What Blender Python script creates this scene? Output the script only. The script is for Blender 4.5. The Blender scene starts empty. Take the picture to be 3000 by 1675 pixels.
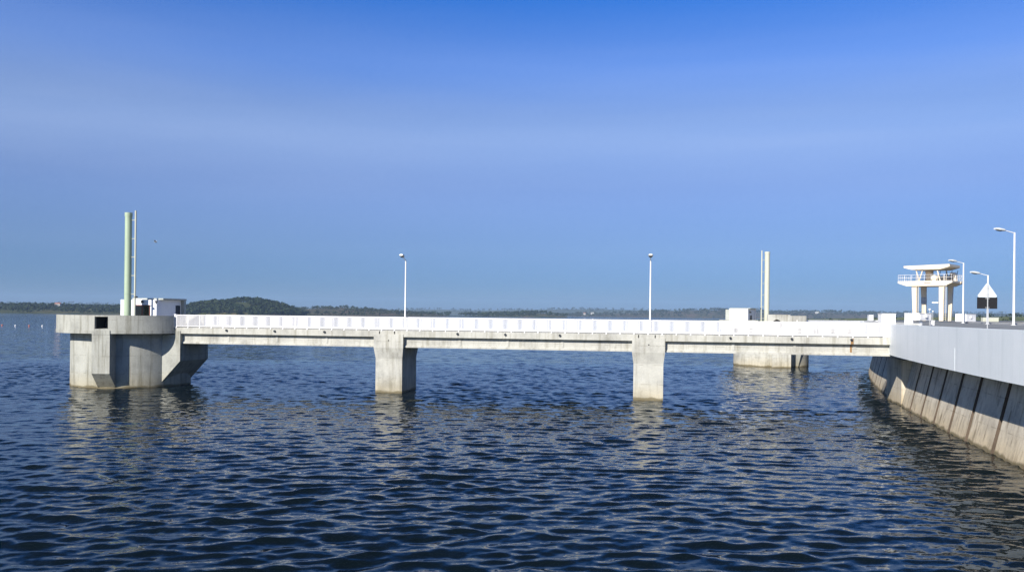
import bpy, bmesh, math, random
import numpy as np
from mathutils import Matrix, Vector
rnd = random.Random(7)
sc = bpy.context.scene
COL = sc.collection

# ---------------------------------------------------------------- camera, sky, sun
F, H, ROLL, HX, HY = 2450.0, 7.2, 0.011, 1500.0, 920.0
cam_d = bpy.data.cameras.new("camera")
cam = bpy.data.objects.new("camera", cam_d); COL.objects.link(cam)
cam_d.sensor_width = 36.0; cam_d.lens = 36.0 * F / 3000.0
cam_d.shift_y = (HY - 837.5) / 3000.0
cam_d.clip_start = 0.1; cam_d.clip_end = 30000.0
cam.matrix_world = (Matrix.Translation((0, 0, H)) @ Matrix.Rotation(math.pi / 2, 4, 'X')
                    @ Matrix.Rotation(ROLL, 4, 'Z'))
sc.camera = cam
SUN_EL = math.radians(31.0)
SUN_H = Vector((-0.565, -0.825)).normalized()
SUN_ROT = math.atan2(SUN_H.x, SUN_H.y)
w = bpy.data.worlds.new("World"); sc.world = w; w.use_nodes = True
nt = w.node_tree; N = nt.nodes; L = nt.links
bg = N["Background"]; bg.inputs[1].default_value = 0.085
sky = N.new("ShaderNodeTexSky"); sky.sky_type = 'NISHITA'; sky.sun_disc = False
sky.sun_elevation = SUN_EL; sky.sun_rotation = SUN_ROT
sky.air_density = 1.0; sky.dust_density = 0.4; sky.ozone_density = 4.0; sky.altitude = 200
tc = N.new("ShaderNodeTexCoord")
sep = N.new("ShaderNodeSeparateXYZ"); L.new(tc.outputs["Generated"], sep.inputs[0])
# clear-air tint by elevation (the sky itself, in world directions)
ramp = N.new("ShaderNodeValToRGB"); L.new(sep.outputs[2], ramp.inputs[0])
cr = ramp.color_ramp; cr.interpolation = 'EASE'
SKYR = [(0.0, (0.22, 0.36, 0.70)), (0.03, (0.24, 0.38, 0.72)), (0.08, (0.34, 0.44, 0.73)), (0.14, (0.36, 0.47, 0.79)),
        (0.22, (0.42, 0.60, 0.94)), (0.29, (0.26, 0.62, 1.2)), (0.36, (0.14, 0.60, 1.26)), (0.50, (0.15, 0.33, 0.66)), (0.8, (0.26, 0.38, 0.58))]
while len(cr.elements) < len(SKYR): cr.elements.new(0.5)
for e, (p, c) in zip(cr.elements, SKYR): e.position = p; e.color = (*c, 1)
mul = N.new("ShaderNodeMix"); mul.data_type = 'RGBA'; mul.blend_type = 'MULTIPLY'; mul.inputs[0].default_value = 1.0
L.new(sky.outputs[0], mul.inputs[6]); L.new(ramp.outputs[0], mul.inputs[7])
# thin veil of high cirrus
mp = N.new("ShaderNodeMapping"); mp.inputs["Scale"].default_value = (1.0, 1.3, 9.0); mp.inputs["Rotation"].default_value = (0.0, 0.03, 0)
L.new(tc.outputs["Generated"], mp.inputs[0])
nz = N.new("ShaderNodeTexNoise"); nz.inputs["Scale"].default_value = 1.6; nz.inputs["Detail"].default_value = 5; nz.inputs["Roughness"].default_value = 0.5
nz.inputs["Distortion"].default_value = 0.3
L.new(mp.outputs[0], nz.inputs[0])
vr = N.new("ShaderNodeValToRGB"); L.new(nz.outputs[0], vr.inputs[0])
vr.color_ramp.elements[0].position = 0.3; vr.color_ramp.elements[0].color = (0.25, 0.25, 0.25, 1)
vr.color_ramp.elements[1].position = 0.8; vr.color_ramp.elements[1].color = (0.42, 0.42, 0.42, 1)
band = N.new("ShaderNodeValToRGB"); L.new(sep.outputs[2], band.inputs[0])
band.color_ramp.elements[0].position = 0.06; band.color_ramp.elements[0].color = (0, 0, 0, 1)
band.color_ramp.elements[1].position = 0.20; band.color_ramp.elements[1].color = (1, 1, 1, 1)
b2 = band.color_ramp.elements.new(0.36); b2.color = (0.02, 0.02, 0.02, 1)
vm = N.new("ShaderNodeMath"); vm.operation = 'MULTIPLY'; L.new(vr.outputs[0], vm.inputs[0]); L.new(band.outputs[0], vm.inputs[1])
cl = N.new("ShaderNodeMix"); cl.data_type = 'RGBA'; cl.inputs[7].default_value = (4.9, 5.9, 8.0, 1)
L.new(vm.outputs[0], cl.inputs[0]); L.new(mul.outputs[2], cl.inputs[6]); L.new(cl.outputs[2], bg.inputs[0])

sun_d = bpy.data.lights.new("sun", 'SUN'); sun_d.energy = 5.0; sun_d.angle = math.radians(0.5); sun_d.color = (1.0, 0.955, 0.885)
sun = bpy.data.objects.new("sun", sun_d); COL.objects.link(sun)
SUN_V = Vector((SUN_H.x * math.cos(SUN_EL), SUN_H.y * math.cos(SUN_EL), math.sin(SUN_EL)))
sun.rotation_euler = SUN_V.to_track_quat('Z', 'Y').to_euler(); sun.location = (0, -20, 60)
sc.view_settings.view_transform = 'Standard'; sc.view_settings.look = 'None'
sc.view_settings.exposure = 0.55; sc.view_settings.gamma = 1.0; sc.view_settings.use_curve_mapping = False
sc.render.engine = 'CYCLES'
cy = sc.cycles; cy.max_bounces = 6; cy.diffuse_bounces = 2; cy.glossy_bounces = 3; cy.volume_bounces = 0
cy.sample_clamp_indirect = 6.0; cy.use_denoising = True; cy.denoising_input_passes = 'RGB_ALBEDO_NORMAL'; cy.denoising_prefilter = 'FAST'; sc.render.filter_size = 1.3

# ---------------------------------------------------------------- pixel helpers (3000 x 1675 photo) used to find real positions
def lev(x, y):
    u, v = x - HX, y - HY
    return u * math.cos(ROLL) + v * math.sin(ROLL), -u * math.sin(ROLL) + v * math.cos(ROLL)
def at(x, y, Y):
    u, v = lev(x, y); return Vector((u / F * Y, Y, H - v / F * Y))
TH = math.atan(0.17)
E = Vector((math.cos(TH), -math.sin(TH))); NV = Vector((math.sin(TH), math.cos(TH)))
O = Vector((0, 73.2))
def B(s, n, z=0.0):
    p = O + E * s + NV * n; return Vector((p.x, p.y, z))
def s_at(x, n, y=980):
    k = lev(x, y)[0] / F; ox, oy = O.x + NV.x * n, O.y + NV.y * n
    return (k * oy - ox) / (E.x - k * E.y)
RC, CC = 385.0, Vector((400.1, -40.7))          # the dam's arc
def dam_pt(th, d, z=0.0):
    r = RC - d; return Vector((CC.x - r * math.cos(th), CC.y + r * math.sin(th), z))
def dam_on_ray(x, d, y=945):
    k = lev(x, y)[0] / F; r = RC - d
    a, b, c = 1 + k * k, -2 * (k * CC.x + CC.y), CC.length_squared - r * r
    q = math.sqrt(max(b * b - 4 * a * c, 0)); ys = sorted(((-b - q) / (2 * a), (-b + q) / (2 * a)))
    Y = [t for t in ys if t > 1][0]
    return math.asin(min(1, (Y - CC.y) / r)), Y
def th_of_Y(Y, d=0.0): return math.asin((Y - CC.y) / (RC - d))

# ---------------------------------------------------------------- building helpers
LOC = {}
def tag(o, label=None, cat=None, group=None, kind=None):
    for k, v in (("label", label), ("category", cat), ("group", group), ("kind", kind)):
        if v: o[k] = v
    return o
def thing(name, loc, label, cat, group=None):
    o = bpy.data.objects.new(name, None); COL.objects.link(o); o.location = loc; o.empty_display_size = 0.5
    LOC[o.name] = Vector(loc); return tag(o, label, cat, group)
class Frame:
    def __init__(s, o, ex, ey=None):
        s.o = Vector((o[0], o[1], o[2] if len(o) > 2 else 0)); s.ex = Vector((ex[0], ex[1], 0)).normalized()
        s.ey = Vector((-s.ex.y, s.ex.x, 0)) if ey is None else Vector((ey[0], ey[1], 0)).normalized()
    def __call__(s, a, b, z): return s.o + s.ex * a + s.ey * b + Vector((0, 0, z))
WORLD = Frame((0, 0, 0), (1, 0)); BR = Frame((O.x, O.y, 0), E, NV)
class MB:
    def __init__(s): s.v = []; s.f = []
    def poly(s, pts, faces):
        k = len(s.v); s.v += [Vector(p) for p in pts]; s.f += [tuple(i + k for i in f) for f in faces]; return s
    def box(s, a0, a1, b0, b1, z0, z1, fr=WORLD):
        P = [fr(a, b, z) for z in (z0, z1) for a, b in ((a0, b0), (a1, b0), (a1, b1), (a0, b1))]
        return s.poly(P, [(3, 2, 1, 0), (4, 5, 6, 7), (0, 1, 5, 4), (1, 2, 6, 5), (2, 3, 7, 6), (3, 0, 4, 7)])
    def hexa(s, P): return s.poly(P, [(3, 2, 1, 0), (4, 5, 6, 7), (0, 1, 5, 4), (1, 2, 6, 5), (2, 3, 7, 6), (3, 0, 4, 7)])
    def extrude(s, prof, off):            # closed planar profile swept by an offset vector
        n = len(prof); off = Vector(off)
        P = [Vector(p) for p in prof] + [Vector(p) + off for p in prof]
        return s.poly(P, [tuple(range(n))[::-1], tuple(range(n, 2 * n))] + [(i, (i + 1) % n, n + (i + 1) % n, n + i) for i in range(n)])
    def cyl(s, p0, p1, r0, r1=None, seg=16):
        r1 = r0 if r1 is None else r1; p0, p1 = Vector(p0), Vector(p1); d = (p1 - p0).normalized()
        a = d.orthogonal().normalized(); b = d.cross(a)
        P = [p + (a * math.cos(2 * math.pi * i / seg) + b * math.sin(2 * math.pi * i / seg)) * r for p, r in ((p0, r0), (p1, r1)) for i in range(seg)]
        return s.poly(P, [tuple(range(seg))[::-1], tuple(range(seg, 2 * seg))] + [(i, (i + 1) % seg, seg + (i + 1) % seg, seg + i) for i in range(seg)])
    def lathe(s, c, prof, a0=0, a1=2 * math.pi, seg=72):   # prof: (radius, z) open or closed list
        full = abs(a1 - a0 - 2 * math.pi) < 1e-6; m = len(prof); n = seg if full else seg + 1
        P = [Vector((c[0] + r * math.cos(a0 + (a1 - a0) * i / seg), c[1] + r * math.sin(a0 + (a1 - a0) * i / seg), z)) for i in range(n) for r, z in prof]
        fs = []
        for i in range(seg):
            j = (i + 1) % n
            for k in range(m): fs.append((i * m + k, j * m + k, j * m + (k + 1) % m, i * m + (k + 1) % m))
        if not full: fs += [tuple(range(m)), tuple((n - 1) * m + k for k in range(m))[::-1]]
        return s.poly(P, fs)
    def ball(s, c, rx, ry, rz, seg=12, rings=7):
        c = Vector(c); P = [c + Vector((0, 0, -rz))]
        for j in range(1, rings):
            t = -math.pi / 2 + math.pi * j / rings
            P += [c + Vector((rx * math.cos(t) * math.cos(2 * math.pi * i / seg), ry * math.cos(t) * math.sin(2 * math.pi * i / seg), rz * math.sin(t))) for i in range(seg)]
        P.append(c + Vector((0, 0, rz))); f = []
        for i in range(seg):
            f.append((0, 1 + (i + 1) % seg, 1 + i)); f.append((len(P) - 1, 1 + (rings - 2) * seg + i, 1 + (rings - 2) * seg + (i + 1) % seg))
            for j in range(rings - 2): a = 1 + j * seg; f.append((a + i, a + (i + 1) % seg, a + seg + (i + 1) % seg, a + seg + i))
        return s.poly(P, f)
    def build(s, name, m, parent=None, smooth=False, loc=None, bevel=0):
        off = LOC[parent.name] if parent else Vector(loc or (0, 0, 0))
        me = bpy.data.meshes.new(name); me.from_pydata([tuple(p - off) for p in s.v], [], s.f)
        bm = bmesh.new(); bm.from_mesh(me); bmesh.ops.recalc_face_normals(bm, faces=bm.faces[:])
        if bevel: bmesh.ops.bevel(bm, geom=[e for e in bm.edges if e.is_manifold and e.calc_face_angle(0) > 0.5], offset=bevel, segments=1, affect='EDGES', clamp_overlap=True)
        bm.to_mesh(me); bm.free()
        if smooth:
            me.polygons.foreach_set("use_smooth", [True] * len(me.polygons)); me.set_sharp_from_angle(angle=math.radians(35))
        me.materials.append(m); o = bpy.data.objects.new(name, me); COL.objects.link(o)
        if parent: o.parent = parent
        else: o.location = off
        LOC[o.name] = off; return o
def copy_tree(o, parent=None, loc=None):
    c = o.copy(); COL.objects.link(c)
    if parent: c.parent = parent
    if loc is not None: c.location = loc
    LOC[c.name] = Vector(loc) if loc is not None else LOC[c.parent.name]
    for ch in [x for x in COL.objects if x.parent == o]: copy_tree(ch, c)
    return c

# ---------------------------------------------------------------- materials
class NT:
    def __init__(s, name, rough=0.6, spec=0.3):
        s.m = bpy.data.materials.new(name); s.m.use_nodes = True; s.t = s.m.node_tree; s.n = s.t.nodes; s.l = s.t.links
        s.b = s.n["Principled BSDF"]; s.b.inputs["Roughness"].default_value = rough; s.b.inputs["Specular IOR Level"].default_value = spec
        s.pos = s.n.new("ShaderNodeNewGeometry").outputs["Position"]
    def noise(s, scale, detail=4, vec=(1, 1, 1), rough=0.55, dist=0.0, off=(0, 0, 0)):
        m = s.n.new("ShaderNodeMapping"); m.inputs["Scale"].default_value = vec; m.inputs["Location"].default_value = off; s.l.new(s.pos, m.inputs[0])
        t = s.n.new("ShaderNodeTexNoise"); t.inputs["Scale"].default_value = scale; t.inputs["Detail"].default_value = detail
        t.inputs["Roughness"].default_value = rough; t.inputs["Distortion"].default_value = dist; s.l.new(m.outputs[0], t.inputs[0]); return t.outputs[0]
    def ramp(s, fac, stops):
        r = s.n.new("ShaderNodeValToRGB"); e = r.color_ramp.elements
        while len(e) < len(stops): e.new(0.5)
        for x, (p, c) in zip(e, stops): x.position = p; x.color = (*c, 1) if not isinstance(c, (int, float)) else (c, c, c, 1)
        s.l.new(fac, r.inputs[0]); return r.outputs[0]
    def mix(s, fac, a, b, mode='MIX'):
        m = s.n.new("ShaderNodeMix"); m.data_type = 'RGBA'; m.blend_type = mode
        for sock, v in ((m.inputs[0], fac), (m.inputs[6], a), (m.inputs[7], b)):
            if hasattr(v, "links"): s.l.new(v, sock)
            elif isinstance(v, (int, float)): sock.default_value = v
            else: sock.default_value = (*v, 1)
        return m.outputs[2]
    def math(s, op, a, b=0.0):
        m = s.n.new("ShaderNodeMath"); m.operation = op
        for sock, v in ((m.inputs[0], a), (m.inputs[1], b)):
            if hasattr(v, "links"): s.l.new(v, sock)
            else: sock.default_value = v
        return m.outputs[0]
    def z(s):
        q = s.n.new("ShaderNodeSeparateXYZ"); s.l.new(s.pos, q.inputs[0]); return q.outputs[2]
    def bump(s, h, strength=0.3, dist=0.02):
        b = s.n.new("ShaderNodeBump"); b.inputs["Strength"].default_value = strength; b.inputs["Distance"].default_value = dist
        s.l.new(h, b.inputs["Height"]); s.l.new(b.outputs[0], s.b.inputs["Normal"]); return s
    def color(s, c):
        if hasattr(c, "links"): s.l.new(c, s.b.inputs["Base Color"])
        else: s.b.inputs["Base Color"].default_value = (*c, 1)
        return s
def concrete(name, base, streak=0.5, water=True, dirt=(0.55, 0.53, 0.47)):
    t = NT(name, 0.85, 0.2); b = Vector(base)
    mott = t.noise(0.55, 6, rough=0.62); fine = t.noise(9, 4)
    c = t.ramp(mott, [(0.3, tuple(b * 0.72)), (0.5, tuple(b)), (0.72, tuple(b * 1.15))])
    c = t.mix(0.35, c, t.ramp(fine, [(0.3, 0.72), (0.65, 1.0)]), 'MULTIPLY')
    st = t.noise(1.0, 5, vec=(2.6, 2.6, 0.16), rough=0.65)
    c = t.mix(t.math('MULTIPLY', t.ramp(st, [(0.5, 0.0), (0.72, 1.0)]), streak), c, dirt, 'MULTIPLY')
    # pour joints between lifts
    zz = t.z(); fr = t.math('FRACT', t.math('DIVIDE', t.math('ADD', zz, 0.35), 1.65))
    line = t.ramp(fr, [(0.0, 1.0), (0.025, 1.0), (0.05, 0.0)])
    c = t.mix(t.math('MULTIPLY', line, t.math('MULTIPLY', t.ramp(t.noise(1.3, 3), [(0.45, 0.0), (0.6, 1.0)]), 0.5)), c, (0.5, 0.48, 0.43), 'MULTIPLY')
    if water:
        wz = t.math('ADD', zz, t.math('MULTIPLY', t.math('SUBTRACT', t.noise(0.8, 3), 0.5), 0.5))
        c = t.mix(t.ramp(t.math('DIVIDE', wz, 4.0), [(0.05, 0.75), (0.40, 0.0)]), c, (0.97, 0.86, 0.66), 'MULTIPLY')
        c = t.mix(t.ramp(t.math('DIVIDE', wz, 1.0), [(0.10, 0.85), (0.24, 0.0)]), c, (0.13, 0.105, 0.055))
    t.color(c).bump(fine, 0.35, 0.02); return t.m
def paint(name, base, rough=0.45, dirt=0.12, streak=False):
    t = NT(name, rough, 0.4); b = Vector(base)
    d = t.noise(1.4, 5, vec=(2, 2, 0.25) if streak else (1, 1, 1), rough=0.6)
    c = t.ramp(d, [(0.35, tuple(b)), (0.75, tuple(b * (1 - dirt)))])
    t.color(c); return t.m
M = {}
M['concrete'] = concrete('bridge concrete', (0.475, 0.465, 0.41), 0.8)
M['tower'] = concrete('tower concrete', (0.38, 0.38, 0.335), 1.0)
M['dam'] = concrete('dam concrete', (0.60, 0.54, 0.43), 1.0, dirt=(0.42, 0.38, 0.32))
M['joint'] = concrete('mossy joint', (0.12, 0.09, 0.065), 0.8, water=False)
M['white'] = paint('white paint', (0.82, 0.81, 0.79))
M['rail'] = paint('white rail paint', (0.82, 0.80, 0.78), 0.4, 0.06)
M['cream'] = paint('cream crane paint', (0.78, 0.67, 0.50), 0.5, 0.1)
M['green'] = paint('pale green pipe paint', (0.40, 0.49, 0.335), 0.45, 0.15, True)
M['pipe'] = paint('pale cream pipe paint', (0.56, 0.56, 0.44), 0.45, 0.12, True)
M['metal'] = paint('galvanised metal', (0.45, 0.46, 0.46), 0.4, 0.25)
M['dark'] = paint('dark metal and shaded gaps', (0.035, 0.04, 0.05), 0.5, 0.3)
M['black'] = paint('dark opening', (0.012, 0.012, 0.014), 0.9, 0.0)
M['lampgrey'] = paint('lamp housing', (0.70, 0.71, 0.68), 0.4, 0.2)
M['plate'] = paint('bare back of sign', (0.62, 0.66, 0.67), 0.35, 0.1)
M['brown'] = paint('brown door frame', (0.22, 0.07, 0.04), 0.5, 0.2)
M['glass'] = NT('dark door glass', 0.08, 0.5).color((0.01, 0.012, 0.012)).m
M['housewall'] = paint('white house render', (0.82, 0.82, 0.82), 0.7, 0.08, True)
M['dimwall'] = paint('dimmed farm wall', (0.52, 0.50, 0.46), 0.8, 0.15)  # white house walls toned down to weaken their streak on the water
M['roof'] = paint('grey roof slab', (0.45, 0.47, 0.42), 0.8, 0.25)
M['tile'] = paint('red tile', (0.36, 0.13, 0.07), 0.8, 0.3)
M['orange'] = paint('orange float', (0.55, 0.16, 0.07), 0.4, 0.1)
t = NT('fascia paint', 0.5, 0.35)
c = t.ramp(t.noise(0.35, 5, rough=0.6), [(0.35, (0.76, 0.80, 0.80)), (0.65, (0.83, 0.855, 0.85))])
c = t.mix(t.math('MULTIPLY', t.ramp(t.noise(1.0, 5, vec=(1.6, 1.6, 0.10), rough=0.65), [(0.5, 0.0), (0.75, 1.0)]), 0.4), c, (0.72, 0.74, 0.74), 'MULTIPLY')
M['fascia'] = t.color(c).bump(t.noise(5, 4), 0.25, 0.02).m
t = NT('asphalt', 0.9, 0.2); M['asphalt'] = t.color(t.ramp(t.noise(2, 6), [(0.3, (0.16, 0.17, 0.175)), (0.7, (0.24, 0.25, 0.25))])).bump(t.noise(30, 3), 0.3, 0.01).m
t = NT('pavement', 0.9, 0.2); M['pave'] = t.color(t.ramp(t.noise(1, 6), [(0.3, (0.42, 0.42, 0.40)), (0.7, (0.56, 0.55, 0.52))])).m
def ground(name, cols, sc_=0.02):
    t = NT(name, 0.95, 0.1); c = t.ramp(t.noise(sc_, 8, rough=0.62), cols)
    c = t.mix(0.5, c, t.ramp(t.noise(sc_ * 8, 5), [(0.3, 0.55), (0.7, 1.15)]), 'MULTIPLY'); return t.color(c).m
M['shore'] = ground('shore ground', [(0.30, (0.030, 0.042, 0.016)), (0.50, (0.060, 0.070, 0.028)), (0.62, (0.12, 0.10, 0.05)), (0.72, (0.17, 0.10, 0.06))])
M['scrub'] = ground('scrub ground', [(0.30, (0.035, 0.042, 0.020)), (0.50, (0.075, 0.070, 0.036)), (0.64, (0.12, 0.08, 0.055))])
M['field'] = ground('olive field', [(0.35, (0.06, 0.085, 0.025)), (0.6, (0.16, 0.17, 0.06)), (0.75, (0.22, 0.19, 0.09))])
M['ridge'] = ground('far ridge', [(0.35, (0.05, 0.07, 0.05)), (0.7, (0.10, 0.11, 0.07))], 0.004)
def foliage(name, a, b):
    t = NT(name, 0.9, 0.1); c = t.ramp(t.noise(0.06, 4, rough=0.7), [(0.35, a), (0.65, b)]); return t.color(c).m
M['leaf'] = foliage('holm oak leaves', (0.014, 0.026, 0.012), (0.034, 0.046, 0.019))
M['leaf2'] = foliage('scrub leaves', (0.022, 0.033, 0.018), (0.045, 0.050, 0.026))
# water
t = NT('lake water', 0.04, 0.36); t.b.inputs["IOR"].default_value = 1.333; t.b.inputs["Specular Tint"].default_value = (0.55, 0.95, 0.45, 1)
t.color(t.ramp(t.noise(0.03, 3), [(0.3, (0.0022, 0.0050, 0.0075)), (0.7, (0.0040, 0.0078, 0.0100))]))
def vec_noise(t, scale, vec, detail, amp, ax=0.75):
    m = t.n.new("ShaderNodeMapping"); m.inputs["Scale"].default_value = vec; t.l.new(t.pos, m.inputs[0])
    q = t.n.new("ShaderNodeTexNoise"); q.inputs["Scale"].default_value = scale; q.inputs["Detail"].default_value = detail; t.l.new(m.outputs[0], q.inputs[0])
    a = t.n.new("ShaderNodeVectorMath"); a.operation = 'SUBTRACT'; t.l.new(q.outputs[1], a.inputs[0]); a.inputs[1].default_value = (0.5, 0.5, 0.5)
    b = t.n.new("ShaderNodeVectorMath"); b.operation = 'MULTIPLY'; t.l.new(a.outputs[0], b.inputs[0]); b.inputs[1].default_value = (amp * ax, amp, 0)
    return b.outputs[0]
def vop(t, op, a, b=None):
    m = t.n.new("ShaderNodeVectorMath"); m.operation = op; t.l.new(a, m.inputs[0])
    if b is not None: t.l.new(b, m.inputs[3 if op == 'SCALE' else 1])
    return m.outputs[0]
geo = t.n.new("ShaderNodeNewGeometry"); att = t.n.new("ShaderNodeAttribute"); att.attribute_name = "open_water"
far_ = vop(t, 'SCALE', vec_noise(t, 0.95, (0.55, 1.0, 1.0), 5, 1.15), att.outputs["Fac"])
fine_ = vop(t, 'ADD', vec_noise(t, 2.6, (0.6, 1.0, 1.0), 3, 0.26), vec_noise(t, 9.0, (0.6, 1.0, 1.0), 3, 0.20))
nrm = vop(t, 'ADD', vop(t, 'ADD', geo.outputs["Normal"], fine_), far_)
t.l.new(vop(t, 'NORMALIZE', nrm), t.b.inputs["Normal"]); M['water'] = t.m

# ---------------------------------------------------------------- water: one sheet, real waves near by
def make_water():
    r = np.random.RandomState(5)
    x0, x1, y0, y1 = -72.0, 50.0, 12.0, 128.0
    xs = np.linspace(x0, x1, 1050); ys = [y0]
    while ys[-1] < y1: ys.append(ys[-1] + 0.085 + 0.14 * min(1, max(0, (ys[-1] - 30) / 50)))
    ys = np.array(ys); y1 = ys[-1]; nx, ny = len(xs), len(ys)
    X, Y = np.meshgrid(xs, ys); Z = np.zeros_like(X); DX = np.zeros_like(X); DY = np.zeros_like(X)
    n = 170; lam = np.exp(r.uniform(math.log(0.30), math.log(4.5), n)); wt = np.exp(-((np.log(lam / 0.95)) / 0.9) ** 2)
    slope = 0.17 * wt / np.sqrt((wt ** 2).sum() / 2)
    for l, s_ in zip(lam, slope):
        th = math.radians(97) + r.normal(0, 0.47); k = 2 * math.pi / l; a = s_ / k; ph = k * (X * math.cos(th) + Y * math.sin(th)) + r.uniform(0, 6.28)
        Z += a * np.cos(ph); sn = np.sin(ph) * a * 0.95; DX -= sn * math.cos(th); DY -= sn * math.sin(th)
    gust = 0.80 + 0.30 * np.sin(X * 0.09 + Y * 0.05 + 1) * np.sin(Y * 0.07 - X * 0.03)
    fade = np.clip(np.minimum.reduce([(X - x0) / 8, (x1 - X) / 8, (Y - y0) / 4, (y1 - Y) / 25]), 0, 1); fade = fade * fade * (3 - 2 * fade) * gust
    V = np.stack([X + DX * fade, Y + DY * fade, Z * fade], -1).reshape(-1, 3)
    idx = np.arange(nx * ny).reshape(ny, nx)
    Q = np.stack([idx[:-1, :-1], idx[:-1, 1:], idx[1:, 1:], idx[1:, :-1]], -1).reshape(-1, 4)
    ex = [(-7200, -320), (x0, -320), (xs[-1], -320), (7200, -320), (-7200, y0), (7200, y0), (-7200, ys[-1]), (7200, ys[-1]), (-7200, 7200), (x0, 7200), (xs[-1], 7200), (7200, 7200)]
    k = nx * ny; V = np.vstack([V, np.array([(a, b, 0) for a, b in ex])])
    faces = Q.tolist()
    bl, br_, tl, tr = idx[0, 0], idx[0, -1], idx[-1, 0], idx[-1, -1]
    faces += [[k, k + 1, int(bl), k + 4], [k + 1, k + 2, int(br_)] + [int(i) for i in idx[0, ::-1][1:]], [k + 2, k + 3, k + 5, int(br_)],
              [k + 4, int(bl)] + [int(i) for i in idx[1:, 0]] + [k + 6], [int(br_), k + 5, k + 7, int(tr)] + [int(i) for i in idx[::-1, -1][1:-1]],
              [k + 6, int(tl), k + 9, k + 8], [int(i) for i in idx[-1, :]] + [k + 10, k + 9], [int(tr), k + 7, k + 11, k + 10]]
    me = bpy.data.meshes.new("lake_water"); me.from_pydata(V.tolist(), [], faces); me.update()
    at_ = me.attributes.new("open_water", 'FLOAT', 'POINT'); at_.data.foreach_set("value", np.concatenate([1 - np.clip(fade / gust, 0, 1).ravel(), np.ones(len(ex))]).astype(np.float32))
    me.polygons.foreach_set("use_smooth", [True] * len(me.polygons)); me.materials.append(M['water'])
    o = bpy.data.objects.new("lake_water", me); COL.objects.link(o); tag(o, "rippled dark blue lake water filling the foreground", "water", kind="structure")
make_water()

# ---------------------------------------------------------------- far shores
def vnoise(x, y, seed):
    r = np.random.RandomState(seed); v = np.zeros_like(x); a = 1.0
    for o in range(4):
        for _ in range(3):
            th = r.uniform(0, 6.28); v += a * np.sin((x * math.cos(th) + y * math.sin(th)) * (0.012 * 2 ** o) + r.uniform(0, 6.28)) / 3
        a *= 0.5
    return v
HILLS = {}
def hill(name, pts, Ys, Yr, label, m, sub=0.0, rough=2.0, nx=160, nyy=26, back=1.6, seed=1):
    px = [p[0] for p in pts]; Xr = np.array([lev(p[0], p[1])[0] / F * Yr for p in pts])
    hr = np.array([H - lev(p[0], p[1])[1] / F * Yr - sub for p in pts]); hr = np.maximum(hr, -1.5)
    xs = np.linspace(Xr[0], Xr[-1], nx); h = np.interp(xs, Xr, hr)
    ker = np.hanning(7); ker /= ker.sum(); h = np.convolve(np.pad(h, 3, 'edge'), ker, 'valid')
    t = np.linspace(0, 1 + back, nyy)
    X, T = np.meshgrid(xs, t); Y = Ys + (Yr - Ys) * T; 
    prof = np.where(T < 1, np.sin(np.clip(T, 0, 1) * math.pi / 2) ** 0.9, np.cos(np.clip((T - 1) / back, 0, 1) * math.pi / 2))
    Hh = np.broadcast_to(h, X.shape); wob = vnoise(X, Y, seed)
    Y = Y + wob * (Yr - Ys) * 0.10 * (T < 0.9)
    Z = -1.0 + (Hh + 1.0) * prof + wob * rough * prof * (1 - np.exp(-((T - 1) / 0.25) ** 2)) * np.clip(Hh / 6, 0, 1)
    Z[0, :] = -1.2; Z[-1, :] = -1.2
    V = np.stack([X, Y, Z], -1).reshape(-1, 3); i = np.arange(nx * nyy).reshape(nyy, nx)
    Q = np.stack([i[:-1, :-1], i[:-1, 1:], i[1:, 1:], i[1:, :-1]], -1).reshape(-1, 4)
    me = bpy.data.meshes.new(name); me.from_pydata(V.tolist(), [], Q.tolist()); me.update()
    me.polygons.foreach_set("use_smooth", [True] * len(me.polygons)); me.materials.append(m)
    o = bpy.data.objects.new(name, me); COL.objects.link(o); tag(o, label, "hill", kind="structure")
    HILLS[name] = (X, Y, Z, T)
    return X, Y, Z, T
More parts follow.
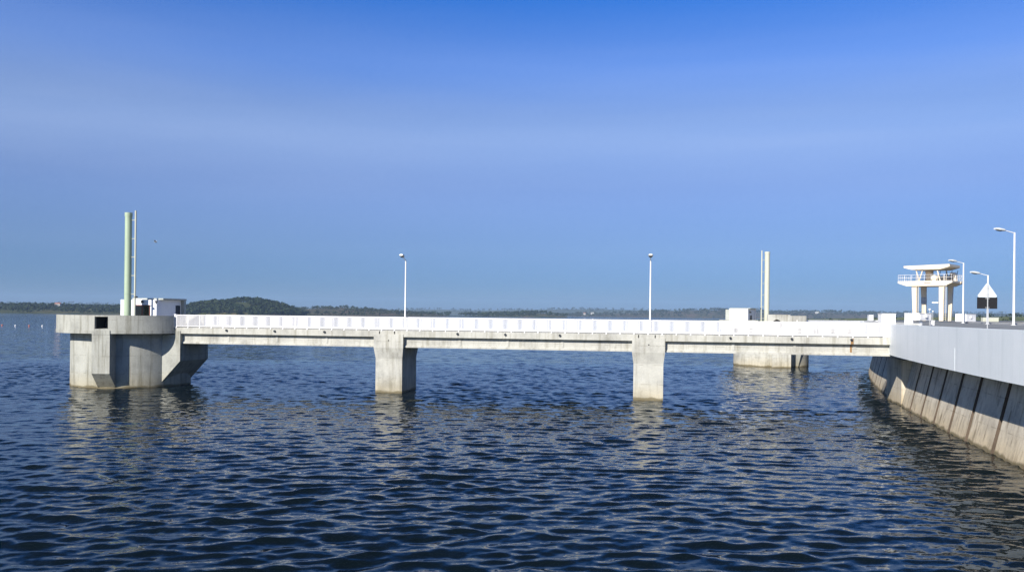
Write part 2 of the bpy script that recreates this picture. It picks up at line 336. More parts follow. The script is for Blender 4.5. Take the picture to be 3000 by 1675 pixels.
def woods(name, hl, label, m, count, size, tmax=1.08, seed=3, dens=0.0, leaf=1.0, nleaf=26, tmin=0.02):
    X, Y, Z, T = hl; r = random.Random(seed); ny, nx = X.shape; v = []; f = []; tries = 0; got = 0
    while got < count and tries < count * 30:
        tries += 1
        j = r.random() * (ny - 1); i = r.random() * (nx - 1); j0, i0 = int(j), int(i)
        if j0 >= ny - 1 or i0 >= nx - 1: continue
        t_ = T[j0, i0] + (j - j0) * (T[j0 + 1, i0] - T[j0, i0])
        if t_ > tmax or t_ < tmin: continue
        fj, fi = j - j0, i - i0
        q = lambda A: A[j0, i0] * (1 - fj) * (1 - fi) + A[j0 + 1, i0] * fj * (1 - fi) + A[j0, i0 + 1] * (1 - fj) * fi + A[j0 + 1, i0 + 1] * fj * fi
        x, y, z = q(X), q(Y), q(Z)
        if z < 0.4: continue
        if math.sin(x * 0.021 + 2) + math.sin(y * 0.03 + x * 0.013) + math.sin(x * 0.06 + y * 0.05) < dens: continue
        got += 1; s = size * r.uniform(0.55, 1.25); rx = s * r.uniform(0.5, 0.75); rz = s * 0.42
        # trunk
        k = len(v); tw = s * 0.05
        v += [(x - tw, y, z - 0.3), (x + tw, y, z - 0.3), (x + tw * .6, y, z + s * 0.5), (x - tw * .6, y, z + s * 0.5), (x, y - tw, z - .3), (x, y + tw, z - .3), (x, y + tw * .6, z + s * .5), (x, y - tw * .6, z + s * .5)]
        f += [(k, k + 1, k + 2, k + 3), (k + 4, k + 5, k + 6, k + 7)]
        lob = [(r.uniform(-.45, .45) * rx, r.uniform(-.45, .45) * rx, r.uniform(-.2, .35) * rz, r.uniform(.45, .8)) for _ in range(4)]
        for _ in range(nleaf):
            ox, oy, oz, sr = r.choice(lob); a = r.uniform(0, 6.283); ph = math.asin(r.uniform(-0.75, 1)); rr = sr * r.uniform(0.75, 1.05)
            n = Vector((math.cos(a) * math.cos(ph), math.sin(a) * math.cos(ph), math.sin(ph)))
            c = Vector((x + ox + n.x * rx * rr, y + oy + n.y * rx * rr, z + s * 0.55 + oz + n.z * rz * rr))
            n = (n + Vector((r.uniform(-.6, .6), r.uniform(-.6, .6), r.uniform(-.4, .6)))).normalized(); p = n.orthogonal().normalized(); qv = n.cross(p)
            ls = leaf * s * r.uniform(0.10, 0.22); a2 = r.uniform(0, 6.28); p, qv = p * math.cos(a2) + qv * math.sin(a2), qv * math.cos(a2) - p * math.sin(a2)
            k = len(v); v += [tuple(c + p * ls), tuple(c + qv * ls * 0.8), tuple(c - p * ls), tuple(c - qv * ls * 0.8)]; f.append((k, k + 1, k + 2, k + 3))
    me = bpy.data.meshes.new(name); me.from_pydata(v, [], f); me.update(); me.materials.append(m)
    o = bpy.data.objects.new(name, me); COL.objects.link(o); tag(o, label, "woodland", kind="stuff"); return o
hl = hill('far_ridge', [(-900, 888), (-300, 884), (0, 885), (80, 886), (160, 886), (330, 889), (560, 893), (660, 896), (800, 900), (900, 900), (1000, 906), (1200, 905), (1300, 905), (1400, 908), (1500, 906), (1600, 905), (1700, 904), (1800, 905), (1900, 907), (2000, 908), (2400, 912), (3000, 917), (4200, 925)],
          4900, 5600, 'long low blue ridge along the horizon', M['ridge'], 4, 6, nx=420, seed=11)
woods('ridge_woods', hl, 'faint dark tree line on the far blue ridge', M['leaf2'], 1400, 13, seed=13, nleaf=10, leaf=1.5, tmin=0.4)
hl = hill('left_shore', [(-1100, 900), (-500, 886), (-300, 887), (0, 889), (130, 890), (250, 892), (350, 894), (450, 897), (600, 903), (760, 912), (800, 921)], 1270, 1750, 'low green shore behind the round tower at left', M['shore'], 6, 3, nx=220, seed=2)
SHL = hl
woods('left_shore_woods', hl, 'dense dark green trees covering the left shore', M['leaf'], 2400, 8.0, seed=4, dens=-1.6, nleaf=18, leaf=1.25, tmin=0.0)
hl = hill('shrubby_hill', [(780, 924), (840, 906), (890, 908), (930, 904), (985, 897), (1050, 901), (1120, 908), (1190, 914), (1260, 918), (1330, 924)], 1640, 2150, 'bare brownish hill right of the wooded island', M['scrub'], 3, 3, nx=130, seed=5)
woods('shrubby_hill_bushes', hl, 'scattered scrub on the bare brownish hill', M['leaf2'], 520, 7, seed=6, dens=-0.4, nleaf=14, leaf=1.3)
hl = hill('low_shore', [(860, 923), (920, 920), (1000, 919), (1200, 920), (1300, 920), (1350, 922), (1400, 921), (1500, 919), (1570, 915), (1610, 917), (1650, 924)], 2150, 2420, 'thin low spit of land beyond the bridge lamp', M['shore'], 2, 1.2, nx=170, seed=7)
woods('low_shore_woods', hl, 'row of round trees along the low spit', M['leaf'], 420, 10, seed=8, dens=-0.6, nleaf=18, leaf=1.25)
hl = hill('right_hills', [(1560, 925), (1640, 920), (1700, 916), (1800, 914), (1900, 912), (1960, 909), (2010, 906), (2080, 904), (2150, 907), (2230, 911), (2300, 914), (2360, 910), (2420, 911), (2500, 913), (2600, 917), (2700, 919), (3000, 923), (3700, 925)], 3300, 3750, 'wooded hills across the lake at right', M['scrub'], 6, 4, nx=300, seed=9)
woods('right_hill_woods', hl, 'dark trees over the hills at right', M['leaf2'], 1700, 12, seed=10, dens=-0.9, nleaf=14, leaf=1.3)
hl = hill('island', [(470, 931), (500, 914), (540, 902), (600, 888), (650, 880), (700, 876), (745, 876), (790, 884), (840, 898), (880, 915), (912, 927)], 1330, 1450, 'steep hill island covered with trees left of the first lamp', M['shore'], 5, 1.5, nx=120, seed=3)
woods('island_woods', hl, 'dark green oaks covering the island', M['leaf'], 1000, 8.5, seed=12, dens=-2.1, tmax=1.25, nleaf=34, leaf=1.1)
hl = hill('dam_shore', [(2380, 948), (2520, 940), (2700, 933), (2800, 931), (3000, 930), (3300, 928), (4000, 922)], 420, 900, 'olive green bank beyond the dam crest', M['field'], 0, 1.5, nx=120, seed=14)
woods('dam_shore_woods', hl, 'dark bushes on the bank beyond the dam crest', M['leaf'], 260, 5, seed=15, dens=0.2, nleaf=20)

def house(name, p, wd, dp, ht, label, roof):
    t = thing(name, p, label, 'house', 'white houses on the far shores')
    fr = Frame(p, (1, 0.15))
    MB().box(-wd / 2, wd / 2, 0, dp, -1, ht, fr).build('wall', M['dimwall'], t)
    rz = ht + dp * 0.28
    P = [fr(-wd / 2 - .3, -.4, ht), fr(wd / 2 + .3, -.4, ht), fr(wd / 2 + .3, dp + .4, ht), fr(-wd / 2 - .3, dp + .4, ht), fr(-wd / 2 - .3, dp / 2, rz), fr(wd / 2 + .3, dp / 2, rz)]
    MB().poly(P, [(0, 1, 5, 4), (2, 3, 4, 5), (0, 4, 3), (1, 2, 5), (3, 2, 1, 0)]).build('roof', M[roof], t)
    for a in (-0.3, 0.05, 0.3): MB().box(a * wd - .5, a * wd + .5, -0.05, 0.05, ht * .35, ht * .8, fr).build('window', M['dark'], t)
def on_hill(name, x, t0):
    X, Y, Z, T = HILLS[name]; j = int(np.argmin(abs(T[:, 0] - t0))); k = lev(x, 915)[0] / F
    i = int(np.argmin(abs(X[j] - k * Y[j]))); return Vector((X[j, i], Y[j, i], Z[j, i]))
house('farm_house', on_hill('left_shore', 168, 0.55) + Vector((0, 0, 4)), 9, 7, 5.5, 'white house with a red roof among trees on the left shore', 'tile')
house('farm_house', on_hill('right_hills', 1716, 0.45) + Vector((0, 0, 5)), 8, 8, 6, 'smaller of two white houses right of the low spit', 'tile')
house('farm_house', on_hill('right_hills', 1736, 0.40) + Vector((0, 0, 5)), 12, 9, 6, 'longer of two white houses right of the low spit', 'roof')
house('farm_house', on_hill('right_hills', 2395, 0.45) + Vector((0, 0, 7)), 13, 10, 5, 'long white house on the hills above the far tower bridge', 'roof')

# ---------------------------------------------------------------- the long bridge
ZR, ZD, ZS, ZG = 6.81, 5.62, 5.03, 4.10
S0, S1 = s_at(512, 0), s_at(2607, 0)
P1, P2 = (s_at(1095, 0), s_at(1181, 0)), (s_at(1852, 0), s_at(1949, 0))
bridge = thing('access_bridge', B(S0, 2.5, 0), 'long pale concrete beam bridge from the round tower to the dam', 'bridge')
MB().box(S0 - 0.6, S1 + 0.25, 0.06, 5.0, ZS, ZD, BR).build('deck_slab', M['concrete'], bridge, bevel=0.02)
spans = [(s_at(527, 0) + 0.02, P1[0] - .01), (P1[1] + .01, P2[0] - .01), (P2[1] + .01, S1 + 0.2)]
DR = [(663, 804, 950), (1340, 1480, 1640), (2140, 2320, 2495)]
for (a, b), dr in zip(spans, DR):
    for n0 in (0.46, 3.4):                        # twin beams with a bottom flange
        prof = [(n0, ZS - .003), (n0, 4.34), (n0 - 0.14, 4.24), (n0 - 0.14, ZG), (n0 + 1.2, ZG), (n0 + 1.2, 4.24), (n0 + 1.06, 4.34), (n0 + 1.06, ZS - .003)]
        g = MB().extrude([BR(a, n, z) for n, z in prof], BR(b, 0, 0) - BR(a, 0, 0)).build('girder', M['concrete'], bridge)
        if n0 < 1:
            for x in dr:
                s = s_at(x + 8, 0.5); MB().box(s - .11, s + .11, n0 - 0.05, n0 + .2, 4.345, ZS - .01, BR).build('rib', M['concrete'], g)
    for x in dr:
        s = s_at(x, 0.0); MB().cyl(BR(s, -0.06, 5.40), BR(s, 0.3, 5.43), 0.10, seg=10).build('drain_pipe', M['dark'], bridge)
rust = paint('rust stain', (0.30, 0.17, 0.07), 0.9, 0.4, True)
s = s_at(2497, 0)
MB().box(s - .10, s + .12, 0.045, 0.2, ZS + 0.02, 5.5, BR).build('rust_streak', rust, bridge)
MB().box(s - .07, s + .08, 0.445, 0.6, 4.35, ZS - .02, BR).build('rust_streak', rust, bridge)
def pier(a, b, label):
    t = thing('bridge_pier', B((a + b) / 2, 2.5, 0), label, 'bridge pier', 'piers of the long bridge')
    i = 0.13; r = 0.22; m = MB()
    ring = [(a, 0, b, 5.02, 5.29), (a, 0, b, 5.02, 4.06), (a + i, r, b - i, 4.75, 3.08), (a + i, r, b - i, 4.75, -3.0)]
    pts = []
    for A, n0, Bq, n1, z in ring: pts += [BR(A, n0, z), BR(Bq, n0, z), BR(Bq, n1, z), BR(A, n1, z)]
    sh = pts[8:]; m.hexa([sh[4], sh[5], sh[6], sh[7], sh[0], sh[1], sh[2], sh[3]]).build('shaft', M['concrete'], t)
    cap = MB().poly(pts[:12], [(0, 1, 2, 3), (8, 9, 10, 11)] + [(k * 4 + j, k * 4 + (j + 1) % 4, k * 4 + 4 + (j + 1) % 4, k * 4 + 4 + j) for k in (0, 1) for j in range(4)]).build('pier_cap', M['concrete'], t)
    c = (a + b) / 2
    MB().cyl(BR(c + .02, -0.012, 4.72), BR(c + .02, 0.1, 4.72), 0.06, seg=10).build('weep_hole', M['black'], t)
    for q in (-0.85, 0.55): MB().box(c + q - .04, c + q + .04, 0.04, 0.2, 5.30, 5.56, BR).build('joint_gap', M['black'], t)
    return t
pier(*P1, 'bridge pier with a dark shaded side, left of the two')
pier(*P2, 'bridge pier seen square on, right of the two')

def railing(name, n, s0, s1, label, fr=BR, group='white railings along the long bridge', out=-1, zr=ZR, zd=ZD, spc=0.0852):
    t = thing(name, fr(s0, n, zd), label, 'railing', group)
    MB().box(s0, s1, n - .035, n + .035, zr - .06, zr, fr).build('top_rail', M['rail'], t)
    MB().box(s0, s1, n - .03, n + .03, zd + .10, zd + .15, fr).build('bottom_rail', M['rail'], t)
    np_ = max(1, round((s1 - s0) / (14 * spc))); st = (s1 - s0) / np_
    for i in range(np_ + 1):
        s = s0 + i * st; MB().box(s - .03, s + .03, n - .026, n + .026, zd - 0.0, zr - .063, fr).box(s - .05, s + .05, n + out * .06 - .02, n + out * .06 + .02, zd - .06, zd + .02, fr).build('post', M['rail'], t)
    for i in range(np_):
        m = MB(); a, b = s0 + i * st, s0 + (i + 1) * st; nb = 14
        for k in range(1, nb): q = a + (b - a) * k / nb; m.box(q - .0185, q + .0185, n - .012, n + .012, zd + .152, zr - .062, fr)
        m.build('bar_panel', M['rail'], t)
    return t
RS0, RS1 = s_at(517, 0.12), s_at(2588, 0.12)
railing('bridge_railing', 0.12, RS0, RS1, 'near white bar railing on the edge of the long bridge')
railing('bridge_railing', 4.90, RS0 + .3, s_at(2600, 4.9), 'far white bar railing seen through the near one', out=1)
gp = thing('gate_post', BR(RS0 - .12, 0.1, ZD), 'narrow pinkish white post between tower parapet and bridge railing', 'gate post')
MB().box(RS0 - .20, RS0 - .05, 0.07, 0.22, ZD + 0.0, ZR + .02, BR).build('post', M['rail'], gp); MB().box(RS0 - .23, RS0 - .02, 0.04, 0.25, ZR + .021, ZR + .06, BR).build('post_cap', M['rail'], gp)

# ---------------------------------------------------------------- street lamps
def lamp(name, base, top, arm, label, group, hl_=0.75, r0=0.085, tilt=0.35):
    t = thing(name, base, label, 'street lamp', group)
    b, a = Vector(base), Vector((arm[0], arm[1], 0)).normalized(); tz = top
    MB().cyl(b, (b.x, b.y, tz), r0, r0 * 0.68, 14).build('pole', M['white'], t, smooth=True)
    MB().cyl(b, b + Vector((0, 0, .03)), r0 * 2.2, seg=12).build('base_plate', M['white'], t)
    j = Vector((b.x, b.y, tz - .05)); k = j + a * 0.95 + Vector((0, 0, 0.75 * tilt))
    MB().cyl(j, k, 0.04, 0.035, 10).build('arm', M['white'], t)
    u = (a + Vector((0, 0, tilt * 0.5))).normalized(); sd = Vector((-a.y, a.x, 0)); up = u.cross(sd); up = up if up.z > 0 else -up
    m = MB(); pr = [(0, .10, .06, .05), (.12, .19, .14, .09), (.55, .23, .15, .12), (.82, .17, .08, .08)]
    pts = []
    for d, wd, h1, h2 in pr:
        c = k + u * (d * hl_ / .8 - .05)
        for i in range(10):
            g = 2 * math.pi * i / 10; pts.append(c + sd * (wd * math.cos(g)) + up * ((h1 if math.sin(g) > 0 else h2) * math.sin(g)))
    n = len(pr); fs = [tuple(range(10)), tuple(range((n - 1) * 10, n * 10))] + [(q * 10 + i, q * 10 + (i + 1) % 10, q * 10 + 10 + (i + 1) % 10, q * 10 + 10 + i) for q in range(n - 1) for i in range(10)]
    hd = m.poly(pts, fs).build('lamp_head', M['lampgrey'], t, smooth=True)
    c = k + u * .35 * hl_ / .8 * 1.2 - up * .115
    MB().hexa([c + u * A + sd * S + up * Z for Z in (-.02, .03) for A, S in ((-.2, -.11), (.2, -.11), (.2, .11), (-.2, .11))]).build('lens', M['dark'], hd)
    return t
for x, lb in ((1187, 'white lamp post over the shaded pier, left one on the bridge'), (1904.5, 'white lamp post over the square-on pier, right one on the bridge')):
    s = s_at(x, 4.6, 930); lamp('street_lamp', B(s, 4.6, ZD), 12.2, (-NV.x, -NV.y), lb, 'lamp posts on the long bridge', hl_=0.62, tilt=0.45)

# ---------------------------------------------------------------- round intake towers
RP, RD = 6.58, 5.40
def tower(name, C, ex, label, mt):
    fr = Frame((C.x, C.y, 0), ex); t = thing(name, (C.x, C.y, 0), label, 'intake tower', 'round concrete intake towers')
    MB().lathe(C, [(RD, -4), (RD, 4.95), (0.01, 4.95), (0.01, -4)], seg=96).build('drum', mt, t, smooth=True)
    MB().lathe(C, [(0.01, 4.952), (RP + .04, 5.03), (RP + .04, 5.33), (0.01, 5.50)], seg=96).build('platform_slab', mt, t, smooth=True)
    return fr, t
def parapet(t, C, a0, a1, z0=5.332, z1=6.70, seg=60, mt=None):
    MB().lathe(C, [(RP, z0), (RP, z1), (RP - .28, z1), (RP - .28, z0)], a0, a1, seg).build('parapet', mt or M['tower'], t, smooth=True)
cs = -38.18; C1 = B(cs, 2.5, 0)
fr1, tw1 = tower('intake_tower', C1, E, 'near round concrete tower with overhanging platform at the left bridge end', M['tower'])
fd = (at(296, 980, 75.5) - C1); fd.z = 0; fd.normalize(); ff = Frame((C1.x, C1.y, 0), (-fd.y, fd.x), (fd.x, fd.y))    # ey points outwards, towards the water
if ff.ex.x < 0: ff.ex = -ff.ex
MB().extrude([ff(-.8, b, z) for b, z in ((RD - .6, 4.94), (RP + .03, 4.94), (RP + .03, 1.42), (RD - .12, 0.0), (RD - .12, -3), (RD - .6, -3))], ff.ex * 1.6).build('fin', M['tower'], tw1)
MB().box(-.8, .8, RP - .5, RP + .06, 4.945, 5.331, ff).build('fin_head', M['tower'], tw1)
fa = math.atan2(fd.y, fd.x); ba = math.atan2(E.y, E.x); hw = 0.60 / RP; bw = math.asin(2.62 / RP)
parapet(tw1, C1, ba + bw, fa + 2 * math.pi - hw); parapet(tw1, C1, fa + hw, ba - bw, seg=24)
MB().lathe(C1, [(RP, 5.332), (RP, 5.46), (RP - .28, 5.46), (RP - .28, 5.332)], fa - hw, fa + hw, 6).build('sill', M['tower'], tw1)
MB().lathe(C1, [(RP, 6.57), (RP, 6.70), (RP - .28, 6.70), (RP - .28, 6.57)], fa - hw, fa + hw, 6).build('lintel', M['tower'], tw1)
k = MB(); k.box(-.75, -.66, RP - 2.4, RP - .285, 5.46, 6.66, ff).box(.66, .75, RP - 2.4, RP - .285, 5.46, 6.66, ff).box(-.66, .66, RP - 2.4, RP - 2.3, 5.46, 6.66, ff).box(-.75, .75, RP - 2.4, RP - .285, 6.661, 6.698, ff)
k.build('gate_recess', M['dark'], tw1)  # covered chamber, its inner shade painted in with the dark colour
se = s_at(528, 0) - 0.0
MB().extrude([BR(a, 0.0, z) for a, z in ((cs + 1.5, 4.93), (S0 - .05, 4.93), (S0 - .05, 5.29), (se, 5.29), (se, 2.45), (s_at(463, 0) , 0.0), (s_at(463, 0) , -3), (cs + 1.5, -3))], NV.to_3d() * 5.0).build('corbel', M['tower'], tw1, bevel=0.015)

def vent_pipe(name, base, top, side, label, m, r=0.31):
    t = thing(name, base, label, 'vent pipe', 'tall vent pipes on the towers'); b = Vector(base); sd = Vector((side[0], side[1], 0)).normalized()
    MB().cyl(b, (b.x, b.y, top), r, seg=24).build('pipe', m, t, smooth=True)
    MB().cyl((b.x, b.y, top - .30), (b.x, b.y, top + .06), r + .035, seg=24).build('collar', m, t, smooth=True)
    p = b + sd * (r + .42)
    sp = MB().cyl(p, (p.x, p.y, top + .25), .085, seg=10).build('ladder_pole', M['pipe'], t, smooth=True)
    z = b.z + 1.5
    while z < top:
        MB().cyl(b + Vector((0, 0, z - b.z)) + sd * (r - .02), p + Vector((0, 0, z - b.z)), .03, seg=6).build('bracket', M['pipe'], t)
        MB().cyl((b.x, b.y, z + .0), (b.x, b.y, z + .05), r + .012, seg=24).build('band', m, t)
        z += 1.72
    q = p + Vector((0, 0, 3.35 - 0.4)); MB().ball(q + sd * .12, .17, .12, .09).build('camera', M['dark'], t, smooth=True)
    return t
n_ = -1.2; s = s_at(374, n_, 900)
vent_pipe('vent_pipe', B(s, n_, 5.46), 16.2, (E.x, E.y), 'tall pale green vent pipe on the near round tower', M['green'])

def control_house(name, fr, wd, dp, z0, z1, label, front=True, zr=0.16):
    t = thing(name, fr(0, 0, z0), label, 'control house', 'white control houses on the towers')
    MB().box(0, wd, 0, dp, z0, z1, fr).build('wall', M['housewall'], t, bevel=0.01)
    MB().box(0.9 if front else 0.05, wd + .38, 0.5 if front else -.02, dp + .05, z1 + .002, z1 + zr, fr).build('roof', M['roof'], t, bevel=0.01)
    return t
n_ = 0.4; a = s_at(353, n_, 900); b = s_at(458.5, n_, 900)
hf = Frame(BR(a, n_, 0), E, NV); wd = b - a; zt = at(458, 878, BR(b, n_, 0).y).z
ch = control_house('control_house', hf, wd, 4.5, 5.46, zt, 'white control house with brown glazed doors behind the green pipe')
d0 = s_at(395, n_, 900) - a; d1 = s_at(440, n_, 900) - a; dz = at(417, 893, BR(a, n_, 0).y).z
dr = MB().box(d0, d1, -.03, .1, 5.47, dz, hf).build('door_frame', M['brown'], ch)
for q0, q1 in ((d0 + .07, (d0 + d1) / 2 - .07), ((d0 + d1) / 2 + .07, d1 - .07)): MB().box(q0, q1, -.036, .05, 5.55, dz - .07, hf).build('pane', M['glass'], dr)
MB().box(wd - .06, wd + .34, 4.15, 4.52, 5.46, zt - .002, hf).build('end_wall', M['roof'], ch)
MB().box(wd - .1, wd + .015, 3.2, 4.0, 5.46, dz, hf).build('side_door', M['dark'], ch)
for q in ((d0 + d1) / 2, wd + .02): MB().box(q - .09, q + .09, -.14, -.002, zt - .26, zt - .08, hf).cyl(hf(q, -.06, zt - .22), hf(q + .05, -.2, zt - .34), .05, seg=8).build('wall_lamp', M['dark'], ch)

# far tower (second intake)
C2 = Vector((38.9, 125.6, 0)); E2 = Vector((.966, .259)).normalized()
fr2, tw2 = tower('intake_tower', C2, E2, 'distant round concrete tower behind the right end of the bridge', M['concrete'])
def onp(x, Y): p = at(x, 960, Y); return Vector((p.x, p.y, 0))
parapet(tw2, C2, math.radians(-20), math.radians(250), 5.332, 6.55, mt=M['concrete']); parapet(tw2, C2, math.radians(250), math.radians(262), 5.332, 6.55, 8, M['concrete'])
def slab_px(t, name, x0, x1, Y0, Y1, dp, z0, z1, m, skew=0.0):
    p0, p1 = onp(x0, Y0), onp(x1, Y1); f = Frame(p0, (p1 - p0)[:2]); Lh = (p1 - p0).length
    return MB().box(0, Lh, 0, dp, z0, z1, f).build(name, m, t), f, Lh
p0, p1 = onp(2248, 119.2), onp(2315, 118.4); f = Frame(p0, (p1 - p0)[:2]); Lh = (p1 - p0).length
m = MB(); zc, rr, cx = 6.02, 0.80, Lh * 0.42; seg = 28
ring = [(cx + rr * 0.85 * math.cos(2 * math.pi * i / seg), zc + rr * 1.05 * math.sin(2 * math.pi * i / seg)) for i in range(seg)]
def sq(a):                                             # project ring direction to the panel's border
    dx, dz = math.cos(a), math.sin(a); k = 1e9
    if dx > 1e-6: k = min(k, (Lh - cx) / dx)
    if dx < -1e-6: k = min(k, -cx / dx)
    if dz > 1e-6: k = min(k, (7.55 - zc) / dz)
    if dz < -1e-6: k = min(k, (4.6 - zc) / dz)
    return (cx + dx * k, zc + dz * k)
outr = [sq(2 * math.pi * i / seg) for i in range(seg)]
pts = [f(a, 0, z) for a, z in ring] + [f(a, 0, z) for a, z in outr] + [f(a, .5, z) for a, z in ring]
m.poly(pts, [(i, (i + 1) % seg, seg + (i + 1) % seg, seg + i) for i in range(seg)] + [(i, (i + 1) % seg, 2 * seg + (i + 1) % seg, 2 * seg + i) for i in range(seg)])
m.box(Lh - .3, Lh, 0.004, 2.2, 4.6, 7.546, f).box(0, .3, 0.004, 2.2, 4.6, 7.546, f).box(.3, Lh - .3, .004, 2.2, 7.3, 7.546, f)
m.build('gate_block', M['concrete'], tw2)
MB().box(.31, Lh - .31, 0.55, .6, 4.6, 7.29, f).build('block_opening', M['black'], tw2)
slab_px(tw2, 'side_wall', 2262, 2318.5, 119.4, 118.6, 2.4, -3, 4.59, M['concrete'])
slab_px(tw2, 'bridge_post', 2338, 2362, 121.5, 121.8, 2.5, 5.52, 7.42, M['concrete'])
p0, p1 = onp(2337, 120.6), onp(2351, 120.7); f = Frame(p0, (p1 - p0)[:2]); wq = (p1 - p0).length
MB().extrude([f(a, 0, z) for a, z in ((-1.0, 4.93), (wq, 4.93), (wq, 2.6), (wq - .6, 0), (wq - .6, -3), (-1.0, -3))], f.ey * 3.2).build('corbel', M['tower'], tw2)
b2 = thing('access_bridge', onp(2336, 121.5), 'short distant bridge with solid white parapet from far tower to dam', 'bridge')
q0, q1 = onp(2335, 121.6), onp(2556, 129.5); f = Frame(q0, (q1 - q0)[:2]); lq = (q1 - q0).length
MB().box(0, lq, 0.1, 4.8, ZS, ZD, f).build('deck_slab', M['concrete'], b2); MB().box(0.4, lq, 0.5, 4.4, ZG, ZS - .003, f).build('girder', M['concrete'], b2)
MB().box(0, lq, -.02, .1, ZD - .1, 6.80, f).build('parapet', M['white'], b2); MB().box(0, lq, 4.8, 4.92, ZD - .1, 6.80, f).build('parapet', M['white'], b2)
bx = at(2246, 930, 123.5)
vent_pipe('vent_pipe', (bx.x, bx.y, 5.48), 16.75, (-1, 0.1), 'tall cream vent pipe on the distant tower', M['pipe'], r=0.36)
p0, p1 = onp(2136, 123.2), onp(2191, 121.6); f = Frame(p0, (p1 - p0)[:2]); wd2 = (p1 - p0).length
c2 = control_house('control_house', f, wd2, 3.6, 5.48, at(2165, 904, 122.5).z, 'windowless white control house on the distant tower', front=False, zr=.1)
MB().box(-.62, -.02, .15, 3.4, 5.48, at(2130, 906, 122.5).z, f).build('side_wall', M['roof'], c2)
MB().box(wd2 - .05, wd2 + .02, .9, 1.7, 5.48, 7.4, f).build('side_door', M['dark'], c2)
MB().box(wd2 + .002, wd2 + .25, .45, .75, 7.75, 8.0, f).build('wall_lamp', M['dark'], c2)
MB().box(-1.2, 4.6, -.9, -.25, 5.51, 6.72, f).build('wall', M['tower'], c2)

# ---------------------------------------------------------------- dam
dam = thing('dam', dam_pt(th_of_Y(55), 0, 0), 'curved concrete dam wall with leaning joints at right', 'dam')
ZF0, ZF1 = 4.22, 6.72
T0, T1 = th_of_Y(-60), th_of_Y(262)
def sweep(m, prof, t0, t1, n=160, closed=True):
    k = len(prof); P = [dam_pt(t0 + (t1 - t0) * i / n, d, z) for i in range(n + 1) for d, z in prof]
    fs = [(i * k + j, (i + 1) * k + j, (i + 1) * k + (j + 1) % k, i * k + (j + 1) % k) for i in range(n) for j in range(k if closed else k - 1)]
    if closed: fs += [tuple(range(k))[::-1], tuple(n * k + j for j in range(k))]
    return m.poly(P, fs)
sweep(MB(), [(0, ZF0), (0, ZF1), (0.45, ZF1), (0.45, ZF0 + .05), (2.6, ZF0 + .05), (2.6, ZF0)], T0, T1).build('fascia', M['fascia'], dam, smooth=True)
# battered face, with a groove at every block joint
BAT = 0.23
def face_d(z): return 1.05 + BAT * z
jY = [29.5, 32.8, 36.3, 40.3, 44.8, 49.4, 53.1, 57.0, 61.0, 65.0, 69.0] + [74.6 + 5.1 * i for i in range(26)]
jt = [th_of_Y(y, 1.05) for y in jY]; gw = 0.26 / RC
ths = [T0]
for y in jt: ths += [y - gw, y - gw * .9, y + gw * .9, y + gw]
ths += [T1]; P = []; rec = [0] + [0, .28, .28, 0] * len(jt) + [0]
zl = [-4.0, 0.0, 1.5, 3.0, ZF0 + .02]
for a, rc in zip(ths, rec):
    for z in zl: P.append(dam_pt(a, face_d(z) + rc, z))
m = MB(); k = len(zl)
m.poly(P, [(i * k + j, (i + 1) * k + j, (i + 1) * k + j + 1, i * k + j + 1) for i in range(len(ths) - 1) for j in range(k - 1)])
fo = m.build('concrete_face', M['dam'], dam); fo.data.materials.append(M['joint'])
for pl in fo.data.polygons:
    i_ = pl.index // (k - 1)
    if rec[i_] > 0 or rec[i_ + 1] > 0: pl.material_index = 1
sweep(MB(), [(13.6, -30), (13.6, 6.6), (14.0, 6.6), (24, -30)], T0, T1).build('downstream_face', M['dam'], dam, smooth=True)
# bridge abutment block, upright against the leaning face
A0, A1 = at(2598, 1170, 74.3), at(2640, 1188, 69.1); f = Frame((A0.x, A0.y, 0), (A1 - A0)[:2]); la = (A1 - A0).length
MB().box(0, la, 0, 3.2, -3, 3.75, f).build('abutment', M['dam'], dam)
MB().box(.3, la - .3, .25, 3.0, 3.752, ZF0 - .004, f).build('shelf_gap_shade', M['dark'], dam)  # dark block fills the gap over the abutment, standing in for shade
# a small step in the fascia
th, Y = dam_on_ray(2798, 0); dth = 0.04 / RC
sweep(MB(), [(-.007, ZF0 + .01), (-.007, 5.55), (0.02, 5.55), (0.02, ZF0 + .01)], th - dth / 2, th + dth / 2, 1).build('joint_cover', M['fascia'], dam)
o = sweep(MB(), [(0.452, 6.70), (12.3, 6.70), (12.3, 6.2), (0.452, 6.2)], T0, T1).build('road', M['asphalt'], smooth=True); tag(o, 'grey asphalt road along the dam crest', 'road', kind='structure')
o = sweep(MB(), [(12.302, 6.88), (14.0, 6.88), (14.0, 6.25), (12.302, 6.25)], T0, T1).build('pavement', M['pave'], smooth=True); tag(o, 'raised pale kerb walk on the far edge of the crest', 'pavement', kind='structure')
o = sweep(MB(), [(0.46, 6.84), (1.5, 6.84), (1.5, 6.704), (0.46, 6.704)], th_of_Y(64.5), T1, 90).build('kerb', M['pave'], smooth=True); tag(o, 'pale kerb along the water side of the crest road', 'kerb', kind='structure')

def crest(x, d, z=6.702, y=945):
    a, Y = dam_on_ray(x, d, y); p = dam_pt(a, d, z); tn = Vector((math.sin(a), math.cos(a))); return p, tn
# road lamps on the far edge of the crest
for x, d, lb, tp in ((2969.5, 11.4, 'tall white lamp post near the right edge of the picture', 681), (2821, 11.6, 'white lamp post in front of the gantry crane end', 770), (2893, 11.6, 'distant white lamp post behind the triangular sign', 806)):
    p, tn = crest(x, d); zt = at(x, tp, p.y).z
    lamp('street_lamp', p, zt, (-1, -0.12), lb, 'lamp posts along the dam crest', hl_=1.0, r0=0.105, tilt=0.28)

